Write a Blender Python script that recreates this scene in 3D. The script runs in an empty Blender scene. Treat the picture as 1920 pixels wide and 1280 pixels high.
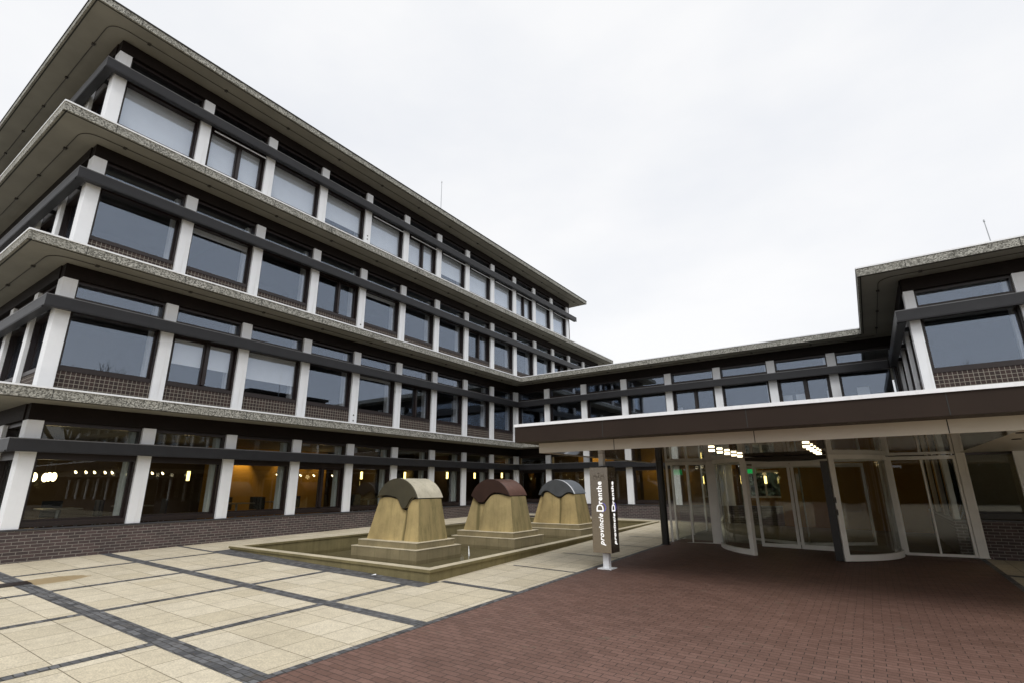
import bpy, bmesh, math, random
from mathutils import Vector, Matrix
R = math.radians
S = bpy.context.scene
COL = S.collection
random.seed(7)

# ------------------------------------------------------------------ camera
cam_d = bpy.data.cameras.new('camera')
cam = bpy.data.objects.new('camera', cam_d)
COL.objects.link(cam)
CP = Vector((15.4213, -3.4792, 1.5643))
pi_, ro_, ya_ = 0.27621, -0.00677, -0.59581
fw = Vector((math.sin(ya_)*math.cos(pi_), math.cos(ya_)*math.cos(pi_), math.sin(pi_)))
rt = Vector((math.cos(ya_), -math.sin(ya_), 0))
up = rt.cross(fw)
r2 = rt*math.cos(ro_) + up*math.sin(ro_)
u2 = -rt*math.sin(ro_) + up*math.cos(ro_)
cam.matrix_world = Matrix(((r2.x, u2.x, -fw.x, CP.x), (r2.y, u2.y, -fw.y, CP.y), (r2.z, u2.z, -fw.z, CP.z), (0, 0, 0, 1)))
cam_d.sensor_width = 36.0
cam_d.lens = 36.0*952.876/1920.0
cam_d.clip_start = 0.05
cam_d.clip_end = 5000
S.camera = cam

# ------------------------------------------------------------------ light
SUN_EL, SUN_AZ = 50, 148          # azimuth: clockwise from +y
W = bpy.data.worlds.new('World'); S.world = W
W.use_nodes = True
nt = W.node_tree; nt.nodes.clear()
def wn(t, **k):
    n = nt.nodes.new(t)
    for a, b in k.items(): setattr(n, a, b)
    return n
sky = wn('ShaderNodeTexSky', sky_type='NISHITA', sun_disc=False)
sky.sun_elevation = R(SUN_EL); sky.sun_rotation = R(SUN_AZ); sky.air_density = 1.0; sky.dust_density = 4.0
hsv = wn('ShaderNodeHueSaturation'); hsv.inputs['Saturation'].default_value = 0.12; hsv.inputs['Value'].default_value = 1.0
tc = wn('ShaderNodeTexCoord'); mp = wn('ShaderNodeMapping'); mp.inputs['Scale'].default_value = (1, 1, 2.2)
nz = wn('ShaderNodeTexNoise'); nz.inputs['Scale'].default_value = 1.9; nz.inputs['Detail'].default_value = 5; nz.inputs['Roughness'].default_value = .52
cr = wn('ShaderNodeValToRGB')
cr.color_ramp.elements[0].position = .25; cr.color_ramp.elements[0].color = (8.6, 8.9, 9.5, 1)
cr.color_ramp.elements[1].position = .62; cr.color_ramp.elements[1].color = (10.2, 10.25, 10.4, 1)
mx = wn('ShaderNodeMix', data_type='RGBA'); mx.inputs[0].default_value = .8
bg = wn('ShaderNodeBackground'); bg.inputs[1].default_value = 0.1
wo = wn('ShaderNodeOutputWorld')
L = nt.links.new
L(sky.outputs[0], hsv.inputs['Color']); L(tc.outputs['Generated'], mp.inputs[0]); L(mp.outputs[0], nz.inputs['Vector'])
L(nz.outputs['Fac'], cr.inputs[0]); L(hsv.outputs[0], mx.inputs[6]); L(cr.outputs[0], mx.inputs[7])
L(mx.outputs[2], bg.inputs[0]); L(bg.outputs[0], wo.inputs[0])
sd = bpy.data.lights.new('sun', 'SUN'); sd.energy = 1.4; sd.angle = R(25); sd.color = (1, .985, .965)
sun = bpy.data.objects.new('sun', sd); COL.objects.link(sun)
sv = Vector((math.sin(R(SUN_AZ))*math.cos(R(SUN_EL)), math.cos(R(SUN_AZ))*math.cos(R(SUN_EL)), math.sin(R(SUN_EL))))
sun.rotation_euler = sv.to_track_quat('Z', 'Y').to_euler()
sun.location = (20, -10, 40)
S.view_settings.view_transform = 'Standard'; S.view_settings.look = 'None'
S.view_settings.exposure = 0.15; S.view_settings.gamma = 1
S.cycles.max_bounces = 8; S.cycles.glossy_bounces = 5; S.cycles.transparent_max_bounces = 16
S.cycles.caustics_reflective = False; S.cycles.caustics_refractive = False
S.cycles.sample_clamp_indirect = 6

# ------------------------------------------------------------------ materials
class NB:
    def __init__(s, name):
        s.m = bpy.data.materials.new(name); s.m.use_nodes = True
        s.t = s.m.node_tree; s.t.nodes.clear()
        s.out = s.n('ShaderNodeOutputMaterial')
    def n(s, t, ins=None, **k):
        q = s.t.nodes.new(t)
        for a, b in k.items(): setattr(q, a, b)
        for a, b in (ins or {}).items():
            if hasattr(b, 'is_output'): s.t.links.new(b, q.inputs[a])
            else: q.inputs[a].default_value = b
        return q
    def math(s, op, a, b=0.0, c=0.0):
        q = s.n('ShaderNodeMath', {0: a, 1: b, 2: c}, operation=op); return q.outputs[0]
    def mix(s, f, a, b, bt='MIX'):
        q = s.n('ShaderNodeMix', {0: f, 6: a, 7: b}, data_type='RGBA', blend_type=bt); return q.outputs[2]
    def ramp(s, f, p0, p1, c0=(0, 0, 0, 1), c1=(1, 1, 1, 1)):
        q = s.n('ShaderNodeValToRGB', {0: f}); e = q.color_ramp.elements
        e[0].position = p0; e[0].color = c0; e[1].position = p1; e[1].color = c1
        return q.outputs[0]
    def obj(s): return s.n('ShaderNodeTexCoord').outputs['Object']
    def noise(s, v, sc, det=3, ro=.5):
        return s.n('ShaderNodeTexNoise', {'Vector': v, 'Scale': sc, 'Detail': det, 'Roughness': ro}).outputs['Fac']
    def bsdf(s, col, rough=.6, bump=None, bs=.3, bd=.01, **k):
        p = s.n('ShaderNodeBsdfPrincipled', {'Base Color': col, 'Roughness': rough})
        for a, b in k.items():
            a = a.replace('_', ' ')
            if hasattr(b, 'is_output'): s.t.links.new(b, p.inputs[a])
            else: p.inputs[a].default_value = b
        if bump is not None:
            q = s.n('ShaderNodeBump', {'Height': bump, 'Strength': bs, 'Distance': bd})
            s.t.links.new(q.outputs[0], p.inputs['Normal'])
        s.t.links.new(p.outputs[0], s.out.inputs[0])
        return s.m
def c4(r, g, b): return (r, g, b, 1)
def sc4(c, f): return (c[0]*f, c[1]*f, c[2]*f, 1)

def plain(name, col, rough=.5, var=.12, sc=6, **k):
    b = NB(name); o = b.obj()
    f = b.ramp(b.noise(o, sc, 4), .3, .7)
    f2 = b.noise(o, sc*14, 2)
    c = b.mix(f, sc4(col, 1-var), sc4(col, 1+var))
    rr = b.math('MULTIPLY_ADD', f2, .25*rough, rough*.87)
    return b.bsdf(c, rr, f2, .12, .004, **k)

def emit(name, col, st):
    b = NB(name); e = b.n('ShaderNodeEmission', {0: c4(*col), 1: st})
    b.t.links.new(e.outputs[0], b.out.inputs[0]); return b.m

def glass(name, r0, tint=(.82, .88, .9), rcol=(.86, .93, 1.0), rough=0.0):
    b = NB(name)
    g = b.n('ShaderNodeNewGeometry')
    d = b.n('ShaderNodeVectorMath', {0: g.outputs['Incoming'], 1: g.outputs['Normal']}, operation='DOT_PRODUCT').outputs['Value']
    c = b.math('SUBTRACT', 1.0, b.math('ABSOLUTE', d))
    f = b.math('MULTIPLY_ADD', b.math('POWER', c, 4.5), 1-r0, r0)
    o = b.obj()
    bp = b.n('ShaderNodeBump', {'Height': b.noise(o, .9, 1), 'Strength': .03, 'Distance': .02}).outputs[0]
    gl = b.n('ShaderNodeBsdfGlossy', {'Color': c4(*rcol), 'Roughness': rough, 'Normal': bp})
    tr = b.n('ShaderNodeBsdfTransparent', {0: c4(*tint)})
    m = b.n('ShaderNodeMixShader', {0: f, 1: tr.outputs[0], 2: gl.outputs[0]})
    b.t.links.new(m.outputs[0], b.out.inputs[0]); return b.m

def xz(b):      # local facade coordinates: along, up
    s = b.n('ShaderNodeSeparateXYZ', {0: b.obj()})
    return b.n('ShaderNodeCombineXYZ', {0: s.outputs[0], 1: s.outputs[2], 2: 0.0}).outputs[0]

def brickmat(name, vec, c1, c2, mortar, w, h, ms, off=.5, rough=.8, bump=.5, var=.3, rowoff=2, spread=0.0):
    b = NB(name)
    v = vec(b)
    t = b.n('ShaderNodeTexBrick', {'Vector': v, 'Color1': c1, 'Color2': c2, 'Mortar': mortar, 'Scale': 1.0, 'Mortar Size': ms, 'Mortar Smooth': .15, 'Bias': 0.0, 'Brick Width': w, 'Row Height': h}, offset=off, offset_frequency=rowoff, squash=1.0)
    n1 = b.noise(v, 1.3, 4); n2 = b.noise(v, 45, 3)
    k = b.math('MULTIPLY_ADD', n1, var*2, 1-var)
    k2 = b.math('MULTIPLY_ADD', n2, .5, .75)
    kk = b.math('MULTIPLY', k, k2)
    c = b.mix(1.0, t.outputs['Color'], b.n('ShaderNodeCombineXYZ', {0: kk, 1: kk, 2: kk}).outputs[0], 'MULTIPLY')
    hgt = b.math('ADD', b.math('MULTIPLY', t.outputs['Fac'], -1.0), b.math('MULTIPLY', n2, .25))
    return b.bsdf(c, rough, hgt, bump, .006)

M = {}
def whitepaint():
    b = NB('white_paint'); o = b.obj()
    n = b.noise(o, 2.2, 5, .6); st = b.noise(b.n('ShaderNodeMapping', {0: o, 'Scale': (9, 9, .5)}).outputs[0], 1.0, 4, .6)
    c = b.mix(b.ramp(n, .35, .7), c4(.90, .915, .94), c4(.84, .855, .88))
    c = b.mix(b.math('MULTIPLY', b.ramp(st, .55, .78), .35), c, c4(.56, .55, .52))
    return b.bsdf(c, .45, n, .1, .004)
M['white'] = whitepaint()
M['dark'] = plain('dark_bronze_metal', (.017, .010, .009), .4, .2, 4)
M['beam'] = plain('grey_metal', (.026, .026, .029), .45, .12, 3, Specular_IOR_Level=.35)
M['beamlip'] = plain('light_grey_metal', (.16, .16, .165), .4, .1, 3)
M['soffit'] = plain('soffit_paint', (.26, .25, .215), .7, .10, 1.2)
M['box'] = plain('brown_fascia_board', (.012, .008, .0065), .65, .15, 2, Specular_IOR_Level=.15)
M['joint'] = plain('dark_joint', (.03, .03, .028), .9)
M['cable'] = plain('dark_cable', (.05, .045, .04), .6)

def aggregate():
    b = NB('exposed_aggregate'); o = b.obj()
    v = b.n('ShaderNodeTexVoronoi', {'Vector': o, 'Scale': 36.0})
    s = b.n('ShaderNodeSeparateXYZ', {0: v.outputs['Color']}).outputs[0]
    base = b.ramp(s, .1, .9, c4(.10, .098, .085), c4(.52, .51, .46))
    big = b.ramp(b.noise(o, .8, 5, .6), .35, .7)
    base = b.mix(b.math('MULTIPLY', big, .45), base, c4(.24, .235, .20))
    run = b.noise(b.n('ShaderNodeMapping', {0: o, 'Scale': (3.2, 3.2, .25)}).outputs[0], 1.0, 4, .6)
    base = b.mix(b.math('MULTIPLY', b.ramp(run, .54, .72), .5), base, c4(.07, .068, .055))
    return b.bsdf(base, .9, b.math('MULTIPLY', v.outputs['Distance'], -1.0), .7, .02)
M['agg'] = aggregate()
M['span'] = brickmat('square_brick_grid', xz, c4(.026, .016, .014), c4(.048, .027, .022), c4(.27, .245, .205), .098, .098, .0065, off=0.0, var=.2)
M['plinth'] = brickmat('purple_brown_brick', xz, c4(.050, .037, .037), c4(.092, .062, .060), c4(.22, .20, .18), .212, .068, .0068, var=.35)
M['glass'] = glass('window_glass', .115, (.95, .96, .97), (.72, .83, 1.0))
M['glass0'] = glass('clear_glass', .032, (.90, .92, .90), (.95, .97, 1))
M['glassdoor'] = glass('door_glass', .028, (.93, .94, .92), (.95, .97, 1))
M['blind'] = plain('white_blind', (.88, .90, .93), .8, .03, 3)
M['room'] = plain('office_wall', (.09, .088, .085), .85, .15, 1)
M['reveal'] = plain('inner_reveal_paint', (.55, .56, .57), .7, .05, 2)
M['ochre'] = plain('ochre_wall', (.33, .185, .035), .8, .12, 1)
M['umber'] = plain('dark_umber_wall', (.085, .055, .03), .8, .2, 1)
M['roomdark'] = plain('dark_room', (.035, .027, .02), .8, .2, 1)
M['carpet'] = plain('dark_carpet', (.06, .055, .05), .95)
M['lamp'] = emit('lamp_glow', (1, .80, .42), 6)
M['lampy'] = emit('sconce_glow', (1, .74, .22), 5)
M['lampw'] = emit('downlight_glow', (1, .84, .52), 4.5)
M['lampdim'] = emit('switched_down_light', (1, .93, .8), .45)
M['exit'] = emit('exit_green', (.02, .55, .12), .5)

def ceiling():
    b = NB('polished_ceiling'); o = b.obj()
    t = b.n('ShaderNodeTexBrick', {'Vector': o, 'Color1': c4(.115, .094, .074), 'Color2': c4(.13, .106, .083), 'Mortar': c4(.02, .018, .016), 'Scale': 1.0, 'Mortar Size': .004, 'Brick Width': 1.2, 'Row Height': .6}, offset=0.0)
    w = b.noise(b.n('ShaderNodeMapping', {0: o, 'Scale': (7, 1.2, 1)}).outputs[0], 1.2, 2)
    return b.bsdf(t.outputs['Color'], .035, w, .05, .02, IOR=1.9)
M['ceil'] = ceiling()
M['fasciabrown'] = plain('brown_canopy_cladding', (.030, .020, .015), .5, .1, 1.5, Specular_IOR_Level=.15)
M['fasciabeige'] = plain('beige_canopy_cladding', (.60, .55, .46), .45, .04, 1.5)
M['frame'] = plain('pale_grey_frame', (.84, .81, .75), .38, .05, 4)
M['black'] = plain('black_column_paint', (.013, .011, .010), .4)

def tiles():
    b = NB('sandy_paving_slabs'); o = b.obj()
    m = b.n('ShaderNodeMapping', {0: o, 'Location': (-.255+.0, .25, 0)}).outputs[0]
    t = b.n('ShaderNodeTexBrick', {'Vector': m, 'Color1': c4(.55, .48, .345), 'Color2': c4(.63, .56, .425), 'Mortar': c4(.20, .165, .11), 'Scale': 1.0, 'Mortar Size': .006, 'Mortar Smooth': .3, 'Brick Width': .5265, 'Row Height': .5265}, offset=0.0)
    n1 = b.noise(o, .7, 5, .6); n2 = b.noise(o, 60, 3, .7); n3 = b.noise(o, 7, 4, .6)
    k = b.math('MULTIPLY_ADD', n1, .42, .72); k = b.math('MULTIPLY', k, b.math('MULTIPLY_ADD', n2, 1.3, .35)); k = b.math('MULTIPLY', k, b.math('MULTIPLY_ADD', n3, .42, .80))
    c = b.mix(1.0, t.outputs['Color'], b.n('ShaderNodeCombineXYZ', {0: k, 1: k, 2: k}).outputs[0], 'MULTIPLY')
    # ochre water stains near the wall corner
    sx = b.n('ShaderNodeSeparateXYZ', {0: o})
    dx = b.math('DIVIDE', b.math('SUBTRACT', sx.outputs[0], 2.95), .42); dy = b.math('DIVIDE', b.math('SUBTRACT', sx.outputs[1], .02), .75)
    dd = b.math('ADD', b.math('POWER', dx, 2.0), b.math('POWER', dy, 2.0))
    st = b.ramp(b.math('ADD', dd, b.math('MULTIPLY', n3, .5)), .8, 1.35, c4(1, 1, 1), c4(0, 0, 0))
    c = b.mix(b.math('MULTIPLY', st, .75), c, c4(.26, .17, .06))
    hgt = b.math('ADD', b.math('MULTIPLY', t.outputs['Fac'], -1.0), b.math('MULTIPLY', n2, .35))
    return b.bsdf(c, .85, hgt, .35, .006)
M['tiles'] = tiles()
def cobbles():
    b = NB('dark_cobbles'); o = b.obj()
    d = b.n('ShaderNodeTexNoise', {'Vector': o, 'Scale': 6.0, 'Detail': 1.0})
    v0 = b.n('ShaderNodeVectorMath', {0: o, 1: b.n('ShaderNodeVectorMath', {0: d.outputs['Color'], 3: .05}, operation='SCALE').outputs[0]}, operation='ADD').outputs[0]
    t = b.n('ShaderNodeTexBrick', {'Vector': v0, 'Color1': c4(0, 0, 0), 'Color2': c4(1, 1, 1), 'Mortar': c4(.5, .5, .5), 'Scale': 1.0, 'Mortar Size': .006, 'Mortar Smooth': .5, 'Brick Width': .135, 'Row Height': .083}, offset=.45)
    s_ = b.n('ShaderNodeSeparateXYZ', {0: t.outputs['Color']}).outputs[0]
    n = b.noise(o, 50, 3); n4 = b.noise(o, 5, 3)
    c = b.ramp(b.math('MULTIPLY_ADD', n4, .6, b.math('MULTIPLY', s_, .6)), .15, .95, c4(.036, .037, .042), c4(.18, .18, .185))
    c = b.mix(b.ramp(n4, .6, .8), c, c4(.10, .08, .06))
    c = b.mix(t.outputs['Fac'], c, c4(.04, .038, .028))
    return b.bsdf(c, .6, b.math('ADD', b.math('MULTIPLY', t.outputs['Fac'], -1.0), b.math('MULTIPLY', n, .3)), .8, .015)
M['cobble'] = cobbles()
def redbrick():
    b = NB('red_clinker_paving'); o = b.obj()
    d = b.n('ShaderNodeTexNoise', {'Vector': o, 'Scale': 3.5, 'Detail': 2.0})
    v0 = b.n('ShaderNodeVectorMath', {0: o, 1: b.n('ShaderNodeVectorMath', {0: d.outputs['Color'], 3: .03}, operation='SCALE').outputs[0]}, operation='ADD').outputs[0]
    t = b.n('ShaderNodeTexBrick', {'Vector': v0, 'Color1': c4(.138, .074, .055), 'Color2': c4(.178, .099, .076), 'Mortar': c4(.030, .020, .016), 'Scale': 1.0, 'Mortar Size': .0042, 'Mortar Smooth': .3, 'Brick Width': .205, 'Row Height': .086}, offset=.5)
    n1 = b.noise(o, .5, 5, .65); n2 = b.noise(o, 38, 3, .6); n3 = b.noise(o, 4.5, 4, .7)
    k = b.math('MULTIPLY', b.math('MULTIPLY_ADD', n1, .55, .72), b.math('MULTIPLY', b.math('MULTIPLY_ADD', n2, .6, .7), b.math('MULTIPLY_ADD', n3, .5, .75)))
    c = b.mix(1.0, t.outputs['Color'], b.n('ShaderNodeCombineXYZ', {0: k, 1: k, 2: k}).outputs[0], 'MULTIPLY')
    c = b.mix(b.ramp(n3, .62, .75), c, c4(.11, .085, .06))
    hgt = b.math('ADD', b.math('MULTIPLY', t.outputs['Fac'], -1.0), b.math('ADD', b.math('MULTIPLY', n2, .3), b.math('MULTIPLY', n3, .9)))
    return b.bsdf(c, b.math('MULTIPLY_ADD', n3, .3, .5), hgt, .55, .007)
M['red'] = redbrick()
M['ground'] = plain('worn_concrete', (.26, .24, .20), .9, .2, .6)
M['grass'] = plain('winter_lawn', (.06, .075, .03), .95, .35, .4)

def stone(name, base, green, sc=1.0, wet=None, moss=()):
    b = NB(name); o = b.obj()
    n1 = b.noise(o, 1.8, 5, .62)
    ms = b.n('ShaderNodeMapping', {0: o, 'Scale': (6, 6, .55)}).outputs[0]
    st = b.noise(ms, 1.0, 5, .65)
    n2 = b.noise(o, 55, 3, .6)
    c = b.mix(b.ramp(n1, .3, .72), sc4(base, .78), sc4(base, 1.15))
    c = b.mix(b.math('MULTIPLY', b.ramp(st, .5, .74), .5), c, green)
    k = b.math('MULTIPLY_ADD', n2, .45, .77)
    c = b.mix(1.0, c, b.n('ShaderNodeCombineXYZ', {0: k, 1: k, 2: k}).outputs[0], 'MULTIPLY')
    for mx_, mw in moss:      # moss that has grown down a groove of the front face
        q = b.n('ShaderNodeSeparateXYZ', {0: o})
        dx = b.math('ABSOLUTE', b.math('SUBTRACT', b.math('ADD', q.outputs[0], b.math('MULTIPLY_ADD', n1, .08, -.04)), mx_))
        f = b.ramp(dx, mw*.3, mw, c4(1, 1, 1), c4(0, 0, 0))
        f = b.math('MULTIPLY', f, b.math('LESS_THAN', q.outputs[1], .62))
        c = b.mix(b.math('MULTIPLY', f, .72), c, c4(.085, .075, .022))
    if moss:                  # green algae patches, also painting shade onto the end face
        gx = b.n('ShaderNodeSeparateXYZ', {0: b.n('ShaderNodeTexCoord').outputs['Normal']}).outputs[0]
        al = b.math('MULTIPLY', b.ramp(gx, .6, .8), b.ramp(b.math('ADD', b.math('MULTIPLY', n1, .6), b.math('MULTIPLY', st, .5)), .38, .66))
        c = b.mix(b.math('MULTIPLY', al, .75), c, c4(.135, .115, .045))
    if wet is not None:      # damp tide mark just above the water
        z = b.n('ShaderNodeSeparateXYZ', {0: o}).outputs[2]
        f = b.ramp(b.math('ADD', z, b.math('MULTIPLY', n1, .06)), wet, wet+.05, c4(1, 1, 1), c4(0, 0, 0))
        c = b.mix(b.math('MULTIPLY', f, .7), c, c4(.035, .03, .014))
    return b.bsdf(c, .85, b.math('ADD', n2, n1), .3, .008)
M['sand1'] = stone('yellow_sandstone_mossy', (.44, .335, .15), c4(.13, .115, .04), moss=((1.62, .075),))
M['sand2'] = stone('yellow_sandstone_worn', (.40, .31, .145), c4(.12, .11, .04), moss=((.78, .09),))
M['sand3'] = stone('yellow_sandstone_plain', (.42, .315, .14), c4(.13, .11, .045), moss=((1.43, .06),))
M['sand'] = stone('yellow_sandstone', (.44, .335, .15), c4(.13, .115, .04))
M['plinthstone'] = stone('mossy_concrete', (.27, .222, .125), c4(.10, .09, .038), wet=-.12)  # algae on the sides, darkened further as painted shade below the tops
M['toplit'] = stone('top_lit_concrete', (.56, .49, .35), c4(.34, .30, .19))  # top faces, lightened in colour as if catching the sky
M['rim'] = stone('algae_stained_rim', (.205, .17, .078), c4(.085, .072, .026))  # algae, with some side shade put into the colour
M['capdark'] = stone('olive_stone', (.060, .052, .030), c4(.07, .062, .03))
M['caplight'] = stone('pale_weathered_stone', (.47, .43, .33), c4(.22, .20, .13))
M['copper'] = plain('sky_lit_copper', (.20, .105, .078), .34, .3, 3, Metallic=.6)  # vault copy of the copper, sky sheen put into its lighter colour
M['copper_shaded'] = plain('shaded_copper_face', (.050, .024, .017), .5, .2, 3, Metallic=.2)  # same copper, darkened as the shaded front of the cap
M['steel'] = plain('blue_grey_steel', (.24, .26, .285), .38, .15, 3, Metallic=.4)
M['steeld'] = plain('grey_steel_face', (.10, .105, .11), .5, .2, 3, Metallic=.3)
M['poolfloor'] = stone('pool_floor', (.17, .14, .065), c4(.07, .06, .025))
def water():
    b = NB('shallow_water'); o = b.obj()
    return b.bsdf(c4(.075, .062, .027), .10, b.noise(o, 9, 3), .06, .02, Alpha=.35)
M['water'] = water()
M['jet'] = plain('falling_water', (.75, .76, .74), .2)
M['bark'] = plain('tree_bark', (.045, .038, .03), .95, .3, 5)
M['hedge'] = plain('hedge_leaf', (.030, .040, .018), .8, .4, 3)
def signm():
    b = NB('brown_grey_sign_panel'); o = b.obj()
    n = b.noise(o, 3, 3)
    return b.bsdf(b.mix(n, c4(.31, .27, .22), c4(.36, .31, .26)), .24, None, Metallic=.9)
M['sign'] = signm()
M['letter'] = emit('lit_white_letter', (1, .98, .95), 1.0)
M['letterp'] = emit('violet_letter', (.16, .14, .55), .8)
M['crest'] = plain('crest_relief', (.24, .21, .17), .4)
M['chair'] = plain('chair_fabric', (.022, .02, .022), .8)
M['table'] = plain('table_top', (.20, .16, .11), .4)
M['metal'] = plain('galvanised_metal', (.42, .43, .44), .35, .1, 4, Metallic=.8)
M['sill'] = plain('slate_sill', (.055, .055, .062), .4)

# ------------------------------------------------------------------ mesh helpers
class MB:
    def __init__(s): s.v = []; s.f = []; s.mi = []
    def poly(s, pts, mi=0):
        i = len(s.v); s.v += [tuple(p) for p in pts]; s.f.append(tuple(range(i, i+len(pts)))); s.mi.append(mi)
    def box(s, x0, x1, y0, y1, z0, z1, mi=0):
        i = len(s.v)
        s.v += [(x0, y0, z0), (x1, y0, z0), (x1, y1, z0), (x0, y1, z0), (x0, y0, z1), (x1, y0, z1), (x1, y1, z1), (x0, y1, z1)]
        for f in ((0, 3, 2, 1), (4, 5, 6, 7), (0, 1, 5, 4), (1, 2, 6, 5), (2, 3, 7, 6), (3, 0, 4, 7)):
            s.f.append(tuple(i+q for q in f)); s.mi.append(mi)
        return s
    def tube(s, p0, p1, r0, r1=None, n=8, mi=0, cap=True):
        r1 = r0 if r1 is None else r1
        p0 = Vector(p0); p1 = Vector(p1); d = (p1-p0).normalized()
        a = d.orthogonal().normalized(); b = d.cross(a)
        i = len(s.v)
        for p, r in ((p0, r0), (p1, r1)):
            for k in range(n):
                t = 2*math.pi*k/n; s.v.append(tuple(p + a*r*math.cos(t) + b*r*math.sin(t)))
        for k in range(n):
            j = (k+1) % n; s.f.append((i+k, i+j, i+n+j, i+n+k)); s.mi.append(mi)
        if cap:
            s.f.append(tuple(i+k for k in reversed(range(n)))); s.mi.append(mi)
            s.f.append(tuple(i+n+k for k in range(n))); s.mi.append(mi)
        return s
    def strip(s, rows, mi=0, closed=False):
        # rows: list of equal length point lists
        i = len(s.v); n = len(rows[0])
        for r in rows: s.v += [tuple(p) for p in r]
        for a in range(len(rows)-1):
            for k in range(n if closed else n-1):
                j = (k+1) % n
                s.f.append((i+a*n+k, i+a*n+j, i+(a+1)*n+j, i+(a+1)*n+k)); s.mi.append(mi)
        return s
    def mesh(s, name, mats):
        me = bpy.data.meshes.new(name); me.from_pydata(s.v, [], s.f)
        for m in (mats if isinstance(mats, (list, tuple)) else [mats]): me.materials.append(m)
        me.polygons.foreach_set('material_index', s.mi); me.update(); return me

def ob(name, data, parent=None, mat=None, bevel=0):
    o = bpy.data.objects.new(name, data); COL.objects.link(o)
    if parent is not None: o.parent = parent
    if mat is not None: o.matrix_local = mat
    if bevel:
        b = o.modifiers.new('bevel', 'BEVEL'); b.width = bevel; b.segments = 2; b.limit_method = 'ANGLE'; b.angle_limit = R(40)
    return o
def build(mb, name, mats, parent=None, mat=None, bevel=0): return ob(name, mb.mesh(name, mats), parent, mat, bevel)
def tag(o, label, cat, group=None):
    o['label'] = label; o['category'] = cat
    if group: o['group'] = group
    return o
def thing(name, label, cat, loc=(0, 0, 0), group=None, rz=0):
    o = bpy.data.objects.new(name, None); COL.objects.link(o); o.empty_display_size = .3
    o.location = loc; o.rotation_euler = (0, 0, rz)
    return tag(o, label, cat, group)
def struct(o): o['kind'] = 'structure'; return o
def copy_tree(o, parent=None):
    c = o.copy(); COL.objects.link(c)
    if parent is not None: c.parent = parent
    for ch in o.children: copy_tree(ch, c)
    return c
def smooth(o, ang=40):
    for p in o.data.polygons: p.use_smooth = True
    try:
        o.data.set_sharp_from_angle(angle=R(ang))
    except Exception: pass
    return o

# ------------------------------------------------------------------ ground
def cl(v, a, b): return min(max(v, a), b)
def gz(x, y): return -.019*(cl(x, 0, 17.5)-5) + .0124*(cl(y, -5, 18)-4)
XB, YB = [0, 17.5], [-5, 18]
POOL = [(1.72, 3.92), (8.72, 3.76), (8.02, 18.0), (1.55, 18.0)]   # outer rim corners
PX0, PX1, PY0, PY1 = 1.75, 8.0, 3.95, 17.95                        # hole in the sheets, below the rim
def rings(a, b, br): return sorted(set([a, b] + [q for q in br if a < q < b]))
def sheet(mb, x0, x1, y0, y1, dz=0.0, hole=False):
    xs = rings(x0, x1, XB + ([PX0, 8.1] if hole else [])); ys = rings(y0, y1, YB + ([PY0+.05, PY1-.05] if hole else []))
    for i in range(len(xs)-1):
        for j in range(len(ys)-1):
            cx, cy = (xs[i]+xs[i+1])/2, (ys[j]+ys[j+1])/2
            if hole and 1.75 < cx < 8.1 and 4.0 < cy < 17.9: continue
            mb.poly([(x, y, gz(x, y)+dz) for x, y in ((xs[i], ys[j]), (xs[i+1], ys[j]), (xs[i+1], ys[j+1]), (xs[i], ys[j+1]))])
    return mb
g = sheet(MB(), -1500, 1500, -1500, 1500, -.012, True)
struct(build(g, 'ground', M['ground']))
RX = 10.47
pv = MB()
sheet(pv, .02, RX-.1, -30, 18.9, 0, True)
sheet(pv, 17.32, 42, -30, 13.05, 0)
struct(build(pv, 'stone_paving', M['tiles']))
rd = sheet(MB(), RX, 17.22, -30, 12.9, 0)
struct(build(rd, 'brick_paving', M['red']))
cb = MB()
WB = [(-.46, -.22), (1.74, 1.95), (-2.62, -2.36), (-4.8, -4.56)]
for a, b in WB: sheet(cb, .02, RX-.1, a, b, .004)
sheet(cb, 1.7, 8.8, 3.42, 3.94, .004)                  # beside the pool
for y in (3.96, 6.11, 8.26, 10.42, 12.57): sheet(cb, 8.9 if y > 4 else 8.8, RX-.1, y, y+(.13 if y < 4 else .07), .004)
for x in (2.02, 4.12, 6.26, 8.45):
    for y0, y1 in ((-30, -4.8), (-4.56, -2.62), (-2.36, -.46), (-.22, 1.74), (1.95, 3.42)):
        sheet(cb, x-.066, x+.066, y0, y1, .004)
sheet(cb, .02, 1.7, 3.42, 3.52, .004)
for y in (1.96, -2.62, -4.8, 4.1, 6.2, 8.3, 10.5): sheet(cb, 17.32, 42, y, y+.2, .004)
sheet(cb, RX-.1, RX, -30, 12.9, .003)
sheet(cb, 17.22, 17.32, -30, 12.9, .003)
struct(build(cb, 'cobble_bands', M['cobble']))
rs = MB(); sheet(rs, 2.72, 3.12, -3.2, -.47, .009); sheet(rs, 2.74, 3.10, -.47, -.2, .009)
struct(build(rs, 'rusty_paving_strip', M['dark']))

# ------------------------------------------------------------------ buildings
MOD = 2.16; CW = .305
T1, T2, T3, TR = 3.70, 7.11, 10.51, 13.92     # slab tops
SB = {T1: 3.45, T2: 6.87, T3: 10.26, TR: 13.70}
OH = .95

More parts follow.
